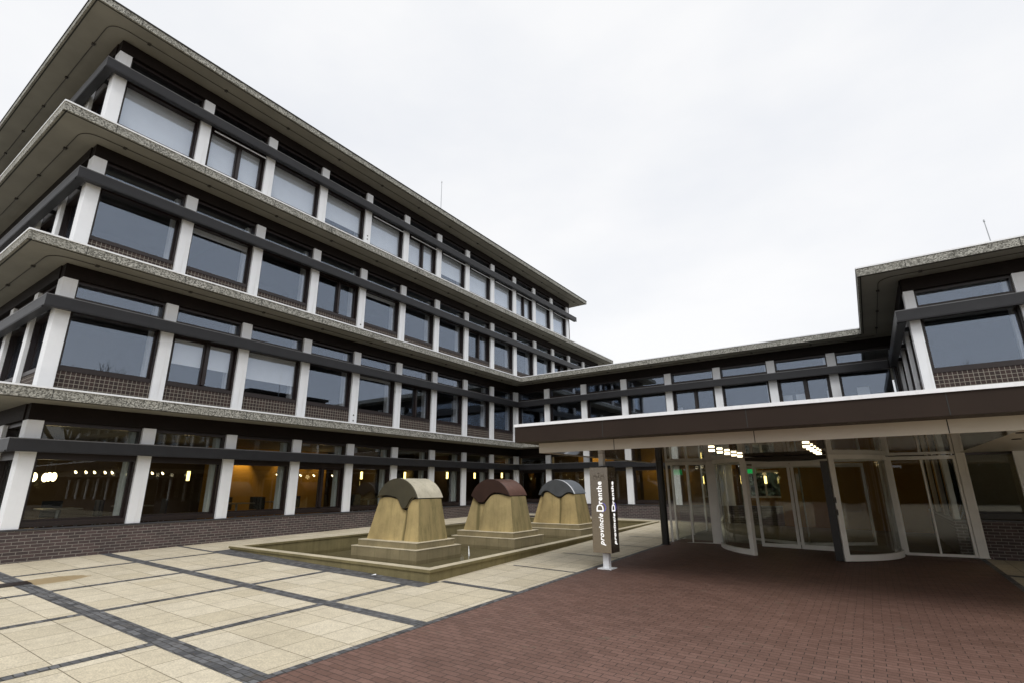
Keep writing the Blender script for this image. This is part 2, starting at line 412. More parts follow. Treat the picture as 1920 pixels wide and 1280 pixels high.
def slab(parent, rects, top, edges, name='floor_slab', joints=()):
    """rects: plan boxes; edges: outer fascia lines (x0,y0,x1,y1) with outward normal to the right-hand side of travel"""
    zb = SB[top]
    mb = MB()
    for x0, x1, y0, y1 in rects:
        mb.box(x0, x1, y0, y1, zb, top, 0)
        mb.poly([(x0+.03, y0+.03, zb-.003), (x0+.03, y1-.03, zb-.003), (x1-.03, y1-.03, zb-.003), (x1-.03, y0+.03, zb-.003)], 1)
    tr = MB()
    for x0, y0, x1, y1 in edges:
        L_ = math.hypot(x1-x0, y1-y0); tx, ty = (x1-x0)/L_, (y1-y0)/L_; nx, ny = ty, -tx
        k = 1.05
        while k < L_-.3:
            px, py = x0+tx*k, y0+ty*k
            a = (px-tx*.007, py-ty*.007); b = (px+tx*.007, py+ty*.007)
            mb.poly([(a[0]+nx*.003, a[1]+ny*.003, zb+.004), (b[0]+nx*.003, b[1]+ny*.003, zb+.004), (b[0]+nx*.003, b[1]+ny*.003, top-.004), (a[0]+nx*.003, a[1]+ny*.003, top-.004)], 2)
            k += MOD
        q = [(x0+nx*.018, y0+ny*.018), (x1+nx*.018, y1+ny*.018), (x1-nx*.10, y1-ny*.10), (x0-nx*.10, y0-ny*.10)]
        xs = [p[0] for p in q]; ys = [p[1] for p in q]
        tr.box(min(xs), max(xs), min(ys), max(ys), top-.03, top+.008)
        # drip groove under the edge
        q = [(x0-nx*.05, y0-ny*.05), (x1-nx*.05, y1-ny*.05), (x1-nx*.08, y1-ny*.08), (x0-nx*.08, y0-ny*.08)]
        xs = [p[0] for p in q]; ys = [p[1] for p in q]
        mb.box(min(xs), max(xs), min(ys), max(ys), zb-.012, zb-.004, 2)
    o = build(mb, name, [M['agg'], M['soffit'], M['joint']], parent)
    build(tr, 'edge_trim', M['white'] if not (name == 'roof' and top == TR) else M['joint'], o)
    return o

def cable(parent, pts, z):
    """soffit cable with clips through the plan points (rounded corners)"""
    cu = bpy.data.curves.new('cable', 'CURVE'); cu.dimensions = '3D'; cu.bevel_depth = .009; cu.bevel_resolution = 1
    P = []
    for i, p in enumerate(pts):
        if 0 < i < len(pts)-1:
            a = Vector(pts[i-1]); b = Vector(p); c = Vector(pts[i+1])
            u = (a-b).normalized()*.45; w = (c-b).normalized()*.45
            for t in [k/8 for k in range(9)]: P.append((b+u)*(1-t)**2 + b*2*t*(1-t) + (b+w)*t*t)
        else: P.append(Vector(p))
    sp = cu.splines.new('POLY'); sp.points.add(len(P)-1)
    for q, v in zip(sp.points, P): q.co = (v.x, v.y, z-.02, 1)
    tmp = bpy.data.objects.new('tmp', cu)
    me = bpy.data.meshes.new_from_object(tmp); me.name = 'soffit_cable'
    bpy.data.objects.remove(tmp)
    bm = bmesh.new(); bm.from_mesh(me)
    for i in range(len(pts)-1):
        a = Vector(pts[i]); b = Vector(pts[i+1]); n = int((b-a).length/2.16)
        for k in range(n+1):
            v = a + (b-a).normalized()*(.9+2.16*k)
            if (v-a).length > (b-a).length-.3: continue
            m = Matrix.Translation((v.x, v.y, z-.025)) @ Matrix.Diagonal((.075, .075, .045, 1))
            bmesh.ops.create_cube(bm, size=1, matrix=m)
    bm.to_mesh(me); bm.free()
    me.materials.clear(); me.materials.append(M['cable'])
    return ob('soffit_cable', me, parent)

MESH = {}
def cached(key, fn):
    if key not in MESH: MESH[key] = fn()
    return MESH[key]

# heights relative to a level's base: dict of the facade sections
UP = dict(cb=0.0, ct=2.82, sp=.58, p0=.68, p1=2.0, t0=2.40, t1=2.745, b0=1.95, b1=2.25, fb=3.16)
GR = dict(cb=.73, ct=3.08, sp=None, p0=.87, p1=2.22, t0=2.56, t1=2.99, b0=2.36, b1=2.65, fb=3.45)

def frame_mesh(H, w, mull):
    mb = MB(); D0, D1 = .085, .27; z0 = .58 if H is UP else .755
    j = .045
    mb.box(0, j, D0, D1, z0, H['ct'])
    mb.box(w-j, w, D0, D1, z0, H['ct'])
    mb.box(j, w-j, D0, D1, z0, H['p0'])
    mb.box(j, w-j, D0, D1, H['p1'], H['t0'])
    mb.box(j, w-j, D0, D1, H['t1'], H['ct'])
    mb.box(j, w-j, .20, .25, H['p0'], H['p0']+.05); mb.box(j, j+.04, .20, .25, H['p0']+.05, H['p1']); mb.box(w-j-.04, w-j, .20, .25, H['p0']+.05, H['p1'])
    if mull:
        c = w*.54; mb.box(c-.045, c+.045, .12, .26, H['p0']+.05, H['p1'])
        mb.box(j+.04, c-.045, .17, .25, H['p1']-.07, H['p1']); mb.box(c+.045, w-j-.04, .17, .25, H['p1']-.07, H['p1'])
        for a, b in ((j+.04, c-.045), (c+.045, w-j-.04)):
            mb.box(a, a+.035, .17, .25, H['p0']+.05, H['p1']-.07); mb.box(b-.035, b, .17, .25, H['p0']+.05, H['p1']-.07)
    return mb.mesh('window', M['dark'])
def pane_mesh(H, w, g, which):
    a, b = (H['p0'], H['p1']) if which == 0 else (H['t0'], H['t1'])
    return MB().box(.02, w-.02, .222, .232, a-.01, b+.01).mesh('pane', g)

def facade(parent, FM, z0, H, n, off=0.0, first=None, last=None, mulls=(), blinds={}, end_col=True, gl='glass', beam=(None, None), plinth=True, boxr=(None, None), widths=None, rail=False, skipwin=()):
    """FM: 4x4 from local (along, inward, up) to world. Columns at along = off + k*MOD."""
    gm = M[gl]; hk = 'U' if H is UP else 'G'
    col = cached(('col', hk), lambda: MB().box(0, CW, 0, .09, H['cb'], H['ct']).mesh('column', M['white']))
    B = FM @ Matrix.Translation((off, 0, z0))
    for k in range(n+1 if end_col else n):
        if k == 0 and first is not None: continue
        ob('column', col, parent, B @ Matrix.Translation((k*MOD, 0, 0)), .006)
    if first is not None:
        build(MB().box(first[0], first[1], 0, .10, H['cb'], H['ct']).box(first[0], first[0]+.10, .10, .34, H['cb'], H['ct']), 'column', M['white'], parent, B, .006)
    for k in range(n):
        if k in skipwin: continue
        a = k*MOD + CW; w = MOD - CW
        if k == 0 and first is not None: w += a - first[1]; a = first[1]
        if k == n-1 and last is not None: w = last - a
        w = round(w, 3)
        m = k in mulls
        T = B @ Matrix.Translation((a, 0, 0))
        wo_ = ob('window', cached(('fr', hk, w, m), lambda: frame_mesh(H, w, m)), parent, T)
        I = Matrix.Identity(4)
        ob('pane', cached(('p', hk, w, gl, 0), lambda: pane_mesh(H, w, gm, 0)), wo_, I)
        ob('transom_pane', cached(('p', hk, w, gl, 1), lambda: pane_mesh(H, w, gm, 1)), wo_, I)
        if k in blinds:
            lo = blinds[k]
            zb = H['p0'] + .03 + (H['p1']-H['p0'])*lo
            bl = MB().box(.06, w-.06, .285, .292, zb, H['p1']+.02).box(.06, w-.06, .28, .297, zb-.025, zb)
            ob('blind', cached(('bl', hk, w, lo), lambda: bl.mesh('blind', M['blind'])), wo_, I)
        if not (k == n-1 and last is not None): ob('inner_reveal', cached(('ir', hk, w), lambda: MB().box(w-.135, w+.1, .34, .52, H['p0']-.05, H['t1']).mesh('inner_reveal', M['reveal'])), wo_, I)
        if rail and k in rail:
            ob('blind_rail', cached(('rail', hk, w), lambda: MB().box(.10, w-.05, -.03, .0, 1.88, 1.91).mesh('blind_rail', M['white'])), wo_, I)
        if H['sp']:
            ob('brick_spandrel', cached(('sp', w), lambda: MB().box(-.002, w+.002, .10, .25, -.02, H['sp']).mesh('brick_spandrel', M['span'])), parent, T)
    L0 = boxr[0] if boxr[0] is not None else off; L1 = boxr[1] if boxr[1] is not None else off + n*MOD + (CW if end_col else 0)
    Z = FM @ Matrix.Translation((0, 0, z0))
    build(MB().box(L0, L1, -.03, .25, H['ct'], H['fb']), 'head_beam', M['box'], parent, Z)
    b0 = beam[0] if beam[0] is not None else L0; b1 = beam[1] if beam[1] is not None else L1
    bm_ = MB().box(b0, b1, -.27, -.06, H['b0']+.025, H['b1']-.02, 0).box(b0-.004, b1+.004, -.275, -.055, H['b1']-.02, H['b1'], 1).box(b0, b1, -.262, -.24, H['b0'], H['b0']+.025, 0)
    k = b0+.5
    while k < b1: bm_.box(k, k+.04, -.06, .09, H['b0']+.1, H['b1']-.08, 0); k += MOD
    build(bm_, 'sunshade_beam', [M['beam'], M['beamlip']], parent, Z)
    if not H['sp'] and plinth:
        p = build(MB().box(L0-.03, L1, -.03, .25, -.5, .70), 'brick_plinth', M['plinth'], parent, Z)
        build(MB().box(L0-.05, L1, -.055, .26, .70, .73), 'sill', M['sill'], p)

def FMx(origin, sdir):
    sx, sy = sdir
    return Matrix(((sx, -sy, 0, origin[0]), (sy, sx, 0, origin[1]), (0, 0, 1, origin[2] if len(origin) > 2 else 0), (0, 0, 0, 1)))

YL = 19.65          # plane of the link facade
# ---- main office block
OB = thing('office_building', 'four storey office block on the left with white columns and broad pebbled eaves', 'building', (-7, 12, 0))
OB.location = (0, 0, 0)
F_L = FMx((0, 0), (0, 1))
XB0 = -15.0
slab(OB, [(XB0, OH, -1.08, 34)], T1, [(OH, -1.08, OH, 18.70), (XB0, -1.08, OH, -1.08)])
slab(OB, [(XB0, OH, -1.08, 34)], T2, [(OH, -1.08, OH, 18.70), (XB0, -1.08, OH, -1.08)])
slab(OB, [(XB0, OH, -1.08, 31.3)], T3, [(OH, -1.08, OH, 31.3), (XB0, -1.08, OH, -1.08)])
slab(OB, [(XB0, OH, -1.08, 27.2)], TR, [(OH, -1.08, OH, 27.2), (XB0, -1.08, OH, -1.08)], name='roof')
for t, e in ((T2, 18.6), (T3, 31), (TR, 27)):
    cable(OB, [(XB0+.3, -.55), (.45, -.55), (.45, e)], SB[t])
FC = (-.13, .17)
facade(OB, F_L, T3, UP, 12, first=FC, mulls=(1, 5, 9), blinds={k: (0.0 if k not in (3, 6) else .22) for k in range(12)}, boxr=(-.13, 26.3), beam=(-.40, 26.9), rail=(1, 4, 5, 6, 7, 8, 9, 10, 11))
facade(OB, F_L, T2, UP, 14, first=FC, mulls=(3, 7, 11), blinds={1: .87, 4: .9}, boxr=(-.13, 30.6), beam=(-.40, 27.6))
facade(OB, F_L, T1, UP, 9, first=FC, mulls=(1, 5), blinds={1: .42, 2: .36, 4: .93}, end_col=False, boxr=(-.13, YL+.25), beam=(-.40, YL-.06))
facade(OB, F_L, 0.0, GR, 9, first=FC, mulls=(3,), end_col=False, gl='glass0', boxr=(-.13, YL+.25), beam=(-.40, YL-.06))
for z, k in ((T1+.22, 4), (T1+.42, 4), (T2+.5, 4), (T3+.75, 4), (T3+.9, 4)):
    build(MB().tube((-.002, 0, 0), (.005, 0, 0), .028, n=12), 'pipe_opening', M['black'], OB, Matrix.Translation((0, k*MOD+.15, z)))
# the inner corner posts
for z0, H in ((T1, UP), (0, GR)):
    build(MB().box(-.13, 0.0, YL-.21, YL-.001, H['cb'], H['ct']), 'column', M['white'], OB, Matrix.Translation((0, 0, z0)))
# end facade, facing the street side
NS = 6
F_S = FMx((-.0-NS*MOD-.0, -.13), (1, 0))
for z0, H, gl, bl in ((T3, UP, 'glass', {}), (T2, UP, 'glass', {}), (T1, UP, 'glass', {}), (0, GR, 'glass0', {})):
    facade(OB, F_S, z0, H, NS, end_col=False, last=NS*MOD-.10, gl=gl, blinds=bl, boxr=(-1.2, NS*MOD-.25), beam=(-1.2, NS*MOD+.06))
# rooms
def rooms(parent, x0, x1, y0, y1, levels, gmat, wallx=None):
    for zf, zc, wm in levels:
        mb = MB()
        mb.box(x0, x1, y0, y1, zf-.06, zf, 0)
        mb.box(x0, x1, y0, y1, zc, zc+.05, 1)
        build(mb, 'room_floor_and_ceiling', [M['carpet'], M['room']], parent)
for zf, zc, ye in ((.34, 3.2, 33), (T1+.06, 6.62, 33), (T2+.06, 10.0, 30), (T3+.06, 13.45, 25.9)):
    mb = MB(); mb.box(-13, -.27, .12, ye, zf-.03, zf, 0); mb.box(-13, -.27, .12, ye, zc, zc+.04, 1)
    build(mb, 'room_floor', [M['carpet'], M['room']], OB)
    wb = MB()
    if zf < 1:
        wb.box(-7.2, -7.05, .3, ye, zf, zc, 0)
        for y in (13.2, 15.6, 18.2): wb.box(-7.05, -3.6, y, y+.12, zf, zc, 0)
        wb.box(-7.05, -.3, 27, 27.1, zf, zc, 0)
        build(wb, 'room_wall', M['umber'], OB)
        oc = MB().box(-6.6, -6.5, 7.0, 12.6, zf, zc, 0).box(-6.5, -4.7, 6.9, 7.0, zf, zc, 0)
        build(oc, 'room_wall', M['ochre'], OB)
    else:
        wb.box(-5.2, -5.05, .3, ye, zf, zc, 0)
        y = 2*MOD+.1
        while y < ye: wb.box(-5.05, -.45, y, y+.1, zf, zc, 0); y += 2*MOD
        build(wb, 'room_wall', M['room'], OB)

# far end gable walls and roof upstand
build(MB().box(-13, -.02, 26.25, 26.35, T3+.05, SB[TR]), 'gable_wall', M['box'], OB)
build(MB().box(-13, -.02, 30.5, 30.62, T2+.05, SB[T3]), 'gable_wall', M['box'], OB)

# ---- link building
LB = thing('office_building', 'low two storey link with a strip of windows above the entrance canopy', 'building')
XL1 = 15.99
slab(LB, [(OH, XL1, 18.70, 26)], T1, [(OH, 18.70, XL1, 18.70)])
slab(LB, [(OH, XL1, 18.70, 26)], T2, [(OH, 18.70, XL1, 18.70)], name='roof')
cable(LB, [(OH-.5, 19.2), (XL1+.4, 19.2)], SB[T2])
F_C = FMx((0, YL), (1, 0))
CO = -.389
facade(LB, F_C, T1, UP, 8, off=CO, first=(.39, .47), end_col=False, mulls=(4, 6), boxr=(.002, 16.93), beam=(.28, 16.63), blinds={})
facade(LB, F_C, 0.0, GR, 8, off=CO, first=(.39, .47), end_col=False, gl='glass0', boxr=(.002, 16.93), beam=(.28, 10.1), skipwin=(5, 6, 7))
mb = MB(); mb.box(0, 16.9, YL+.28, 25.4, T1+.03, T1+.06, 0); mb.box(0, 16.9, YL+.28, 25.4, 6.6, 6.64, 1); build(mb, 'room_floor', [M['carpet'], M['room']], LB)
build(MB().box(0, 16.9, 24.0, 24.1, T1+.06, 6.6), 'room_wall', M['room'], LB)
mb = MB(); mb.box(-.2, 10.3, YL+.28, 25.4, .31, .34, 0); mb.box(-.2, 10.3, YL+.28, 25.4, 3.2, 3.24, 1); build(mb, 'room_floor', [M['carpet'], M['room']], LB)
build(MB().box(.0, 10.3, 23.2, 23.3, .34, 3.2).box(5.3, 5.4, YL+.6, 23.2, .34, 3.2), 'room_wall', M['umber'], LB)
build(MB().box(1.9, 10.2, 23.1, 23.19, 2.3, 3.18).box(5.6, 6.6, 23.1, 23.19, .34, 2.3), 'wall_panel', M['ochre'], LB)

# ---- right block
RB = thing('office_building', 'two storey block on the right edge whose corner projects above the entrance canopy', 'building')
X0R, Y0R = 16.94, 13.10
slab(RB, [(XL1, 45, 12.15, 30)], T1, [(XL1, 12.15, 45, 12.15), (XL1, 18.69, XL1, 12.15)])
slab(RB, [(XL1, 45, 12.15, 30)], T2, [(XL1, 12.15, 45, 12.15), (XL1, 18.69, XL1, 12.15)], name='roof')
cable(RB, [(16.45, 18.9), (16.45, 12.62), (44.5, 12.62)], SB[T2])
F_R = FMx((X0R, Y0R), (1, 0)); F_RS = FMx((X0R, YL), (0, -1))
NR = 12
facade(RB, F_R, T1, UP, NR, first=(0, .23), end_col=True, boxr=(0, NR*MOD+.3), beam=(-.27, NR*MOD))
facade(RB, F_R, 0.0, GR, NR, first=(0, .23), end_col=True, gl='glass0', boxr=(.0, NR*MOD+.3), beam=(.9, NR*MOD))
facade(RB, F_RS, T1, UP, 3, off=.05, end_col=False, last=3*MOD-.06, boxr=(.26, 6.5), beam=(.29, 6.55), skipwin=())
facade(RB, F_RS, 0.0, GR, 3, off=.05, end_col=False, gl='glass0', last=3*MOD-.06, boxr=(.26, 6.5), beam=(.29, 6.2))
for zf, zc in ((.34, 3.2), (T1+.06, 6.6)):
    mb = MB(); mb.box(X0R+.3, 43, Y0R+.28, 29, zf-.03, zf, 0); mb.box(X0R+.3, 43, Y0R+.28, 29, zc, zc+.04, 1); build(mb, 'room_floor', [M['carpet'], M['room']], RB)
    wb = MB().box(X0R+.3, 43, 18.2, 18.3, zf, zc).box(X0R+4.5, X0R+4.6, Y0R+.5, 18.2, zf, zc)
    build(wb, 'room_wall', M['room'], RB)
build(MB().box(18.25, 18.50, 13.02, 13.10, -.3, 2.9), 'column', M['white'], RB)
# plant room above the right block, seen mirrored in the windows opposite
PR = MB().box(24, 31, 18, 25, T2, T2+1.9).box(23.8, 31.2, 17.8, 25.2, T2+1.9, T2+2.1)
build(PR, 'plant_room', M['box'], RB)
vt = MB().tube((22.4, 17.2, T2), (22.4, 17.2, T2+.9), .25, n=14).tube((22.4, 17.2, T2+.95), (22.4, 17.2, T2+1.15), .42, .42, n=14)
build(vt, 'roof_vent', M['metal'], RB)

# ------------------------------------------------------------------ canopy
CN = thing('entrance_canopy', 'deep brown and beige canopy with a white top edge and mirror ceiling over the entrance', 'canopy')
ZC = 2.22
CX0, CX1 = 9.66, 17.75
build(MB().box(CX0, CX1+6, 5.10, 12.1, 2.40, 2.70), 'brown_fascia', M['fasciabrown'], CN)
sm_ = MB()
for k in range(6): sm_.box(CX0+1.9+2.42*k, CX0+1.912+2.42*k, 5.097, 5.101, 2.402, 2.698)
for k in range(6): sm_.box(CX0+1.9+2.42*k, CX0+1.912+2.42*k, 5.577, 5.581, ZC-.01, 2.396)
build(sm_, 'panel_joint', M['joint'], CN)
build(MB().box(CX0-.012, CX1+6.01, 5.075, 5.25, 2.70, 2.755).box(CX0-.012, CX0+.12, 5.25, 12.1, 2.70, 2.755), 'edge_trim', M['white'], CN)
build(MB().box(9.93, 17.20, 5.58, 5.62, ZC-.012, 2.398).box(9.93, 9.97, 5.62, 12.0, ZC-.012, 2.398).box(17.20, 23.7, 5.58, 5.62, ZC-.012, 2.398), 'beige_fascia', M['fasciabeige'], CN)
build(MB().box(9.97, 17.14, 5.62, 12.28, ZC, ZC+.03), 'ceiling', M['ceil'], CN)
build(MB().box(17.15, 23.6, 5.62, 13.0, ZC+.05, ZC+.08), 'side_soffit', M['fasciabeige'], CN)
dl = MB().tube((0, 0, -.05), (0, 0, .0), .054, n=16)
dlm = dl.mesh('downlight', M['lampw'])
rng = MB().tube((0, 0, -.012), (0, 0, .001), .064, n=16).mesh('downlight_ring', M['dark'])
for x in (13.03, 14.6):
    for k in range(5):
        y = 6.75 + .65*k
        o = ob('downlight', dlm, CN, Matrix.Translation((x, y, ZC-.002)))
        ob('ring', rng, o)
dl2 = MB().tube((0, 0, -.008), (0, 0, .0), .062, n=16).mesh('downlight', M['lampdim'])
for x, y in ((17.35, 6.9), (17.55, 8.4)):
    o = ob('downlight', dl2, CN, Matrix.Translation((x, y, ZC+.048))); ob('ring', rng, o)

# ------------------------------------------------------------------ lobby behind the entrance (part of the link)
lb = MB()
lb.box(10.5, 17.1, 12.35, 24, -.16, -.11, 0)
build(lb, 'lobby_floor', M['red'], LB)
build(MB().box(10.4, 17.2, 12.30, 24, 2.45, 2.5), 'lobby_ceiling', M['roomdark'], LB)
build(MB().box(10.35, 17.25, 12.12, 24.3, 2.5, 2.62), 'lobby_roof', M['joint'], LB)
lw = MB()
lw.box(17.05, 17.15, 13.1, 24, -.1, 2.45)
lw.box(12.45, 12.6, 19.5, 23.9, -.1, 2.45); lw.box(12.6, 17.05, 19.5, 19.6, -.1, 2.45)
lw.box(10.5, 12.45, 23.9, 24.0, -.1, .95); lw.box(10.5, 12.45, 23.9, 24.0, 2.2, 2.45)
build(lw, 'lobby_wall', M['ochre'], LB)
fr = MB()
for a, b in ((10.5, 10.6), (11.25, 11.32), (12.05, 12.12), (12.35, 12.45)): fr.box(a, b, 23.88, 23.98, .95, 2.2)
fr.box(10.6, 12.35, 23.88, 23.98, .95, 1.03); fr.box(10.6, 12.35, 23.88, 23.98, 2.1, 2.2)
bw = build(fr, 'window', M['white'], LB)
build(MB().box(10.5, 12.45, 23.92, 23.93, .95, 2.2), 'pane', M['glassdoor'], bw)
ls = MB().box(10.42, 10.47, 12.5, 19.6, -.1, .0).box(10.42, 10.47, 12.5, 19.6, 2.35, 2.45)
for y in (12.5, 14.2, 15.9, 17.6, 19.45): ls.box(10.42, 10.47, y, y+.07, 0, 2.35)
sw = build(ls, 'side_glazing', M['frame'], LB)
build(MB().box(10.44, 10.45, 12.5, 19.5, 0, 2.35), 'pane', M['glassdoor'], sw)

# ---- entrance screens either side of the drum
def screen(p0, p1, zb, label):
    p0 = Vector((p0[0], p0[1], 0)); p1 = Vector((p1[0], p1[1], 0)); d = p1-p0; w = d.length
    t = thing('glass_screen', label, 'glazing', (p0.x, p0.y, zb), None, math.atan2(d.y, d.x))
    h = ZC - zb - .002
    f = MB()
    f.box(0, .06, -.04, .04, 0, h).box(w-.06, w, -.04, .04, 0, h).box(w/2-.02, w/2+.02, -.03, .03, .06, h-.09)
    f.box(.06, w-.06, -.04, .04, h-.09, h).box(.06, w-.06, -.04, .04, 0, .06)
    build(f, 'frame', M['frame'], t, None, .004)
    build(MB().box(.05, w/2-.01, -.006, .006, .05, h-.08), 'pane', M['glassdoor'], t)
    build(MB().box(w/2+.01, w-.05, -.006, .006, .05, h-.08), 'pane', M['glassdoor'], t)
    return t
ZE = -.07
s1 = screen((10.42, 12.02), (11.55, 12.35), ZE, 'two pane glass screen left of the revolving door beside the black column')
s2 = screen((15.86, 12.82), (17.20, 13.0), ZE-.03, 'two pane glass screen right of the revolving door beside the broad pale post')
pp = thing('post', 'broad pale square post at the right end of the entrance glazing', 'post', (17.30, 13.0, ZE-.03))
build(MB().box(-.09, .09, -.06, .06, 0, ZC+.08-ZE).box(.045, .075, -.068, -.06, .02, ZC+.07-ZE), 'shaft', M['frame'], pp, None, .004)
build(MB().box(-.105, .105, -.075, .075, 0, .015), 'base_plate', M['frame'], pp)
bc = thing('post', 'slim black post holding the canopy left of the glass screen', 'post', (10.47, 11.35, gz(10.47, 11.35)))
build(MB().tube((0, 0, 0), (0, 0, ZC-gz(10.47, 11.35)-.001), .10, n=16), 'shaft', M['black'], bc)
build(MB().tube((0, 0, 0), (0, 0, .012), .13, n=16), 'base_plate', M['black'], bc)

# ---- revolving door
RD = thing('revolving_door', 'wide glass revolving door with curved pale framed wings under the canopy', 'door', (13.78, 12.38, ZE))
HD = ZC - ZE - .002
def arc(a0, a1, r, n=18): return [(r*math.cos(R(a0+(a1-a0)*k/n)), r*math.sin(R(a0+(a1-a0)*k/n))) for k in range(n+1)]
def arcwall(mb, a0, a1, r0, r1, z0, z1, n=18):
    A = arc(a0, a1, r0, n); B = arc(a0, a1, r1, n)
    rows = [[(p[0], p[1], z0), (p[0], p[1], z1), (q[0], q[1], z1), (q[0], q[1], z0)] for p, q in zip(A, B)]
    mb.strip(rows, 0, True); mb.poly(rows[0]); mb.poly(list(reversed(rows[-1])))
    return mb
RR = 2.0
for a0, a1, nm in ((186, 242, 0), (298, 375, 1)):
    f = MB()
    arcwall(f, a0, a1, RR-.04, RR+.04, 0, .13); arcwall(f, a0, a1, RR-.04, RR+.04, HD-.10, HD)
    for a in (a0, a1):
        c, s = math.cos(R(a)), math.sin(R(a)); x, y = RR*c, RR*s
        arcwall(f, a-1.6, a+1.6, RR-.055, RR+.055, .0, HD, 4)
    w = build(f, 'curved_wing', M['frame'], RD)
    gwall = MB(); arcwall(gwall, a0+1.6, a1-1.6, RR-.006, RR+.006, .13, HD-.10, 22)
    smooth(build(gwall, 'curved_pane', M['glassdoor'], w))
    k = MB()
    for z in (1.02, 1.28): k.box(-.015, .015, -.02, .02, z-.06, z+.06)
    if nm: ob('door_switch', k.mesh('door_switch', M['black']), w, Matrix.Translation((RR*math.cos(R(298))-.02, RR*math.sin(R(298))-.06, 0)))
def leaf(x0, x1, y, name='door_leaf', zz=0.0):
    f = MB(); f.box(x0, x0+.07, y-.03, y+.03, .0, HD-.10).box(x1-.07, x1, y-.03, y+.03, 0, HD-.10).box(x0+.07, x1-.07, y-.03, y+.03, 0, .11).box(x0+.07, x1-.07, y-.03, y+.03, HD-.19, HD-.10)
    o = build(f, name, M['frame'], RD, None, .003)
    build(MB().box(x0+.05, x1-.05, y-.005, y+.005, .10, HD-.18), 'pane', M['glassdoor'], o)
leaf(-1.06, -.13, .15); leaf(-.11, .82, .15)
build(MB().box(-1.9, 1.9, -.05, .30, HD-.10, HD), 'header', M['frame'], RD)
build(MB().box(.735, .885, -1.83, -1.77, .0, HD-.14), 'brush_panel', M['black'], RD)
# drum interior leaves: three glazed wings around a post
for a in (35, 155, 95):
    c, s = math.cos(R(a)), math.sin(R(a))
    f = MB(); f.box(.0, 1.85, -.022, .022, .02, .10).box(0, 1.85, -.022, .022, HD-.2, HD-.1).box(1.80, 1.85, -.022, .022, .10, HD-.2)
    o = build(f, 'door_leaf', M['frame'], RD, Matrix.Translation((0, .9, 0)) @ Matrix.Rotation(R(a), 4, 'Z'))
    build(MB().box(.0, 1.80, -.004, .004, .10, HD-.2), 'pane', M['glassdoor'], o)
smooth(build(arcwall(MB(), 243, 297, 1.0, 1.98, HD-.09, HD-.01), 'drum_ceiling', M['roomdark'], RD))
jl = MB()
jl.box(-2.24, -1.97, -.10, .02, 0, HD).box(1.94, 2.10, .25, .62, 0, HD)
build(jl, 'jamb', M['frame'], RD, None, .004)

# ------------------------------------------------------------------ sign pillar
gs = gz(10.70, 6.9)
SP = thing('sign_pillar', 'square grey brown sign pillar lettered provincie Drenthe on a white post', 'sign', (10.70, 6.90, gs))
build(MB().box(-.062, .062, -.062, .062, .015, .33-0).box(-.055, .055, -.055, .055, 2.0, ZC-gs-.001), 'post', M['white'], SP, None, .004)
build(MB().box(-.15, .15, -.15, .15, .002, .02), 'base_plate', M['white'], SP)
zb_, zt_ = .245-gs, 1.935-gs
build(MB().box(-.205, .205, -.205, .205, zb_, zt_), 'sign_box', M['sign'], SP, None, .006)
build(MB().box(-.195, .195, -.195, .195, zt_+.001, zt_+.02), 'top_cap', M['beam'], SP)
def textmesh(body, size, mat, shear=0, offset=0, extr=.003):
    cu = bpy.data.curves.new('t', 'FONT'); cu.body = body; cu.size = size; cu.shear = shear; cu.offset = offset; cu.extrude = extr; cu.resolution_u = 4; cu.space_character = 1.10
    o = bpy.data.objects.new('t', cu); COL.objects.link(o)
    bpy.context.view_layer.update()
    me = bpy.data.meshes.new_from_object(o.evaluated_get(bpy.context.evaluated_depsgraph_get()))
    bpy.data.objects.remove(o)
    me.materials.clear(); me.materials.append(mat)
    xs = [v.co.x for v in me.vertices]
    return me, min(xs), max(xs)
def serifs(me, size):
    return me
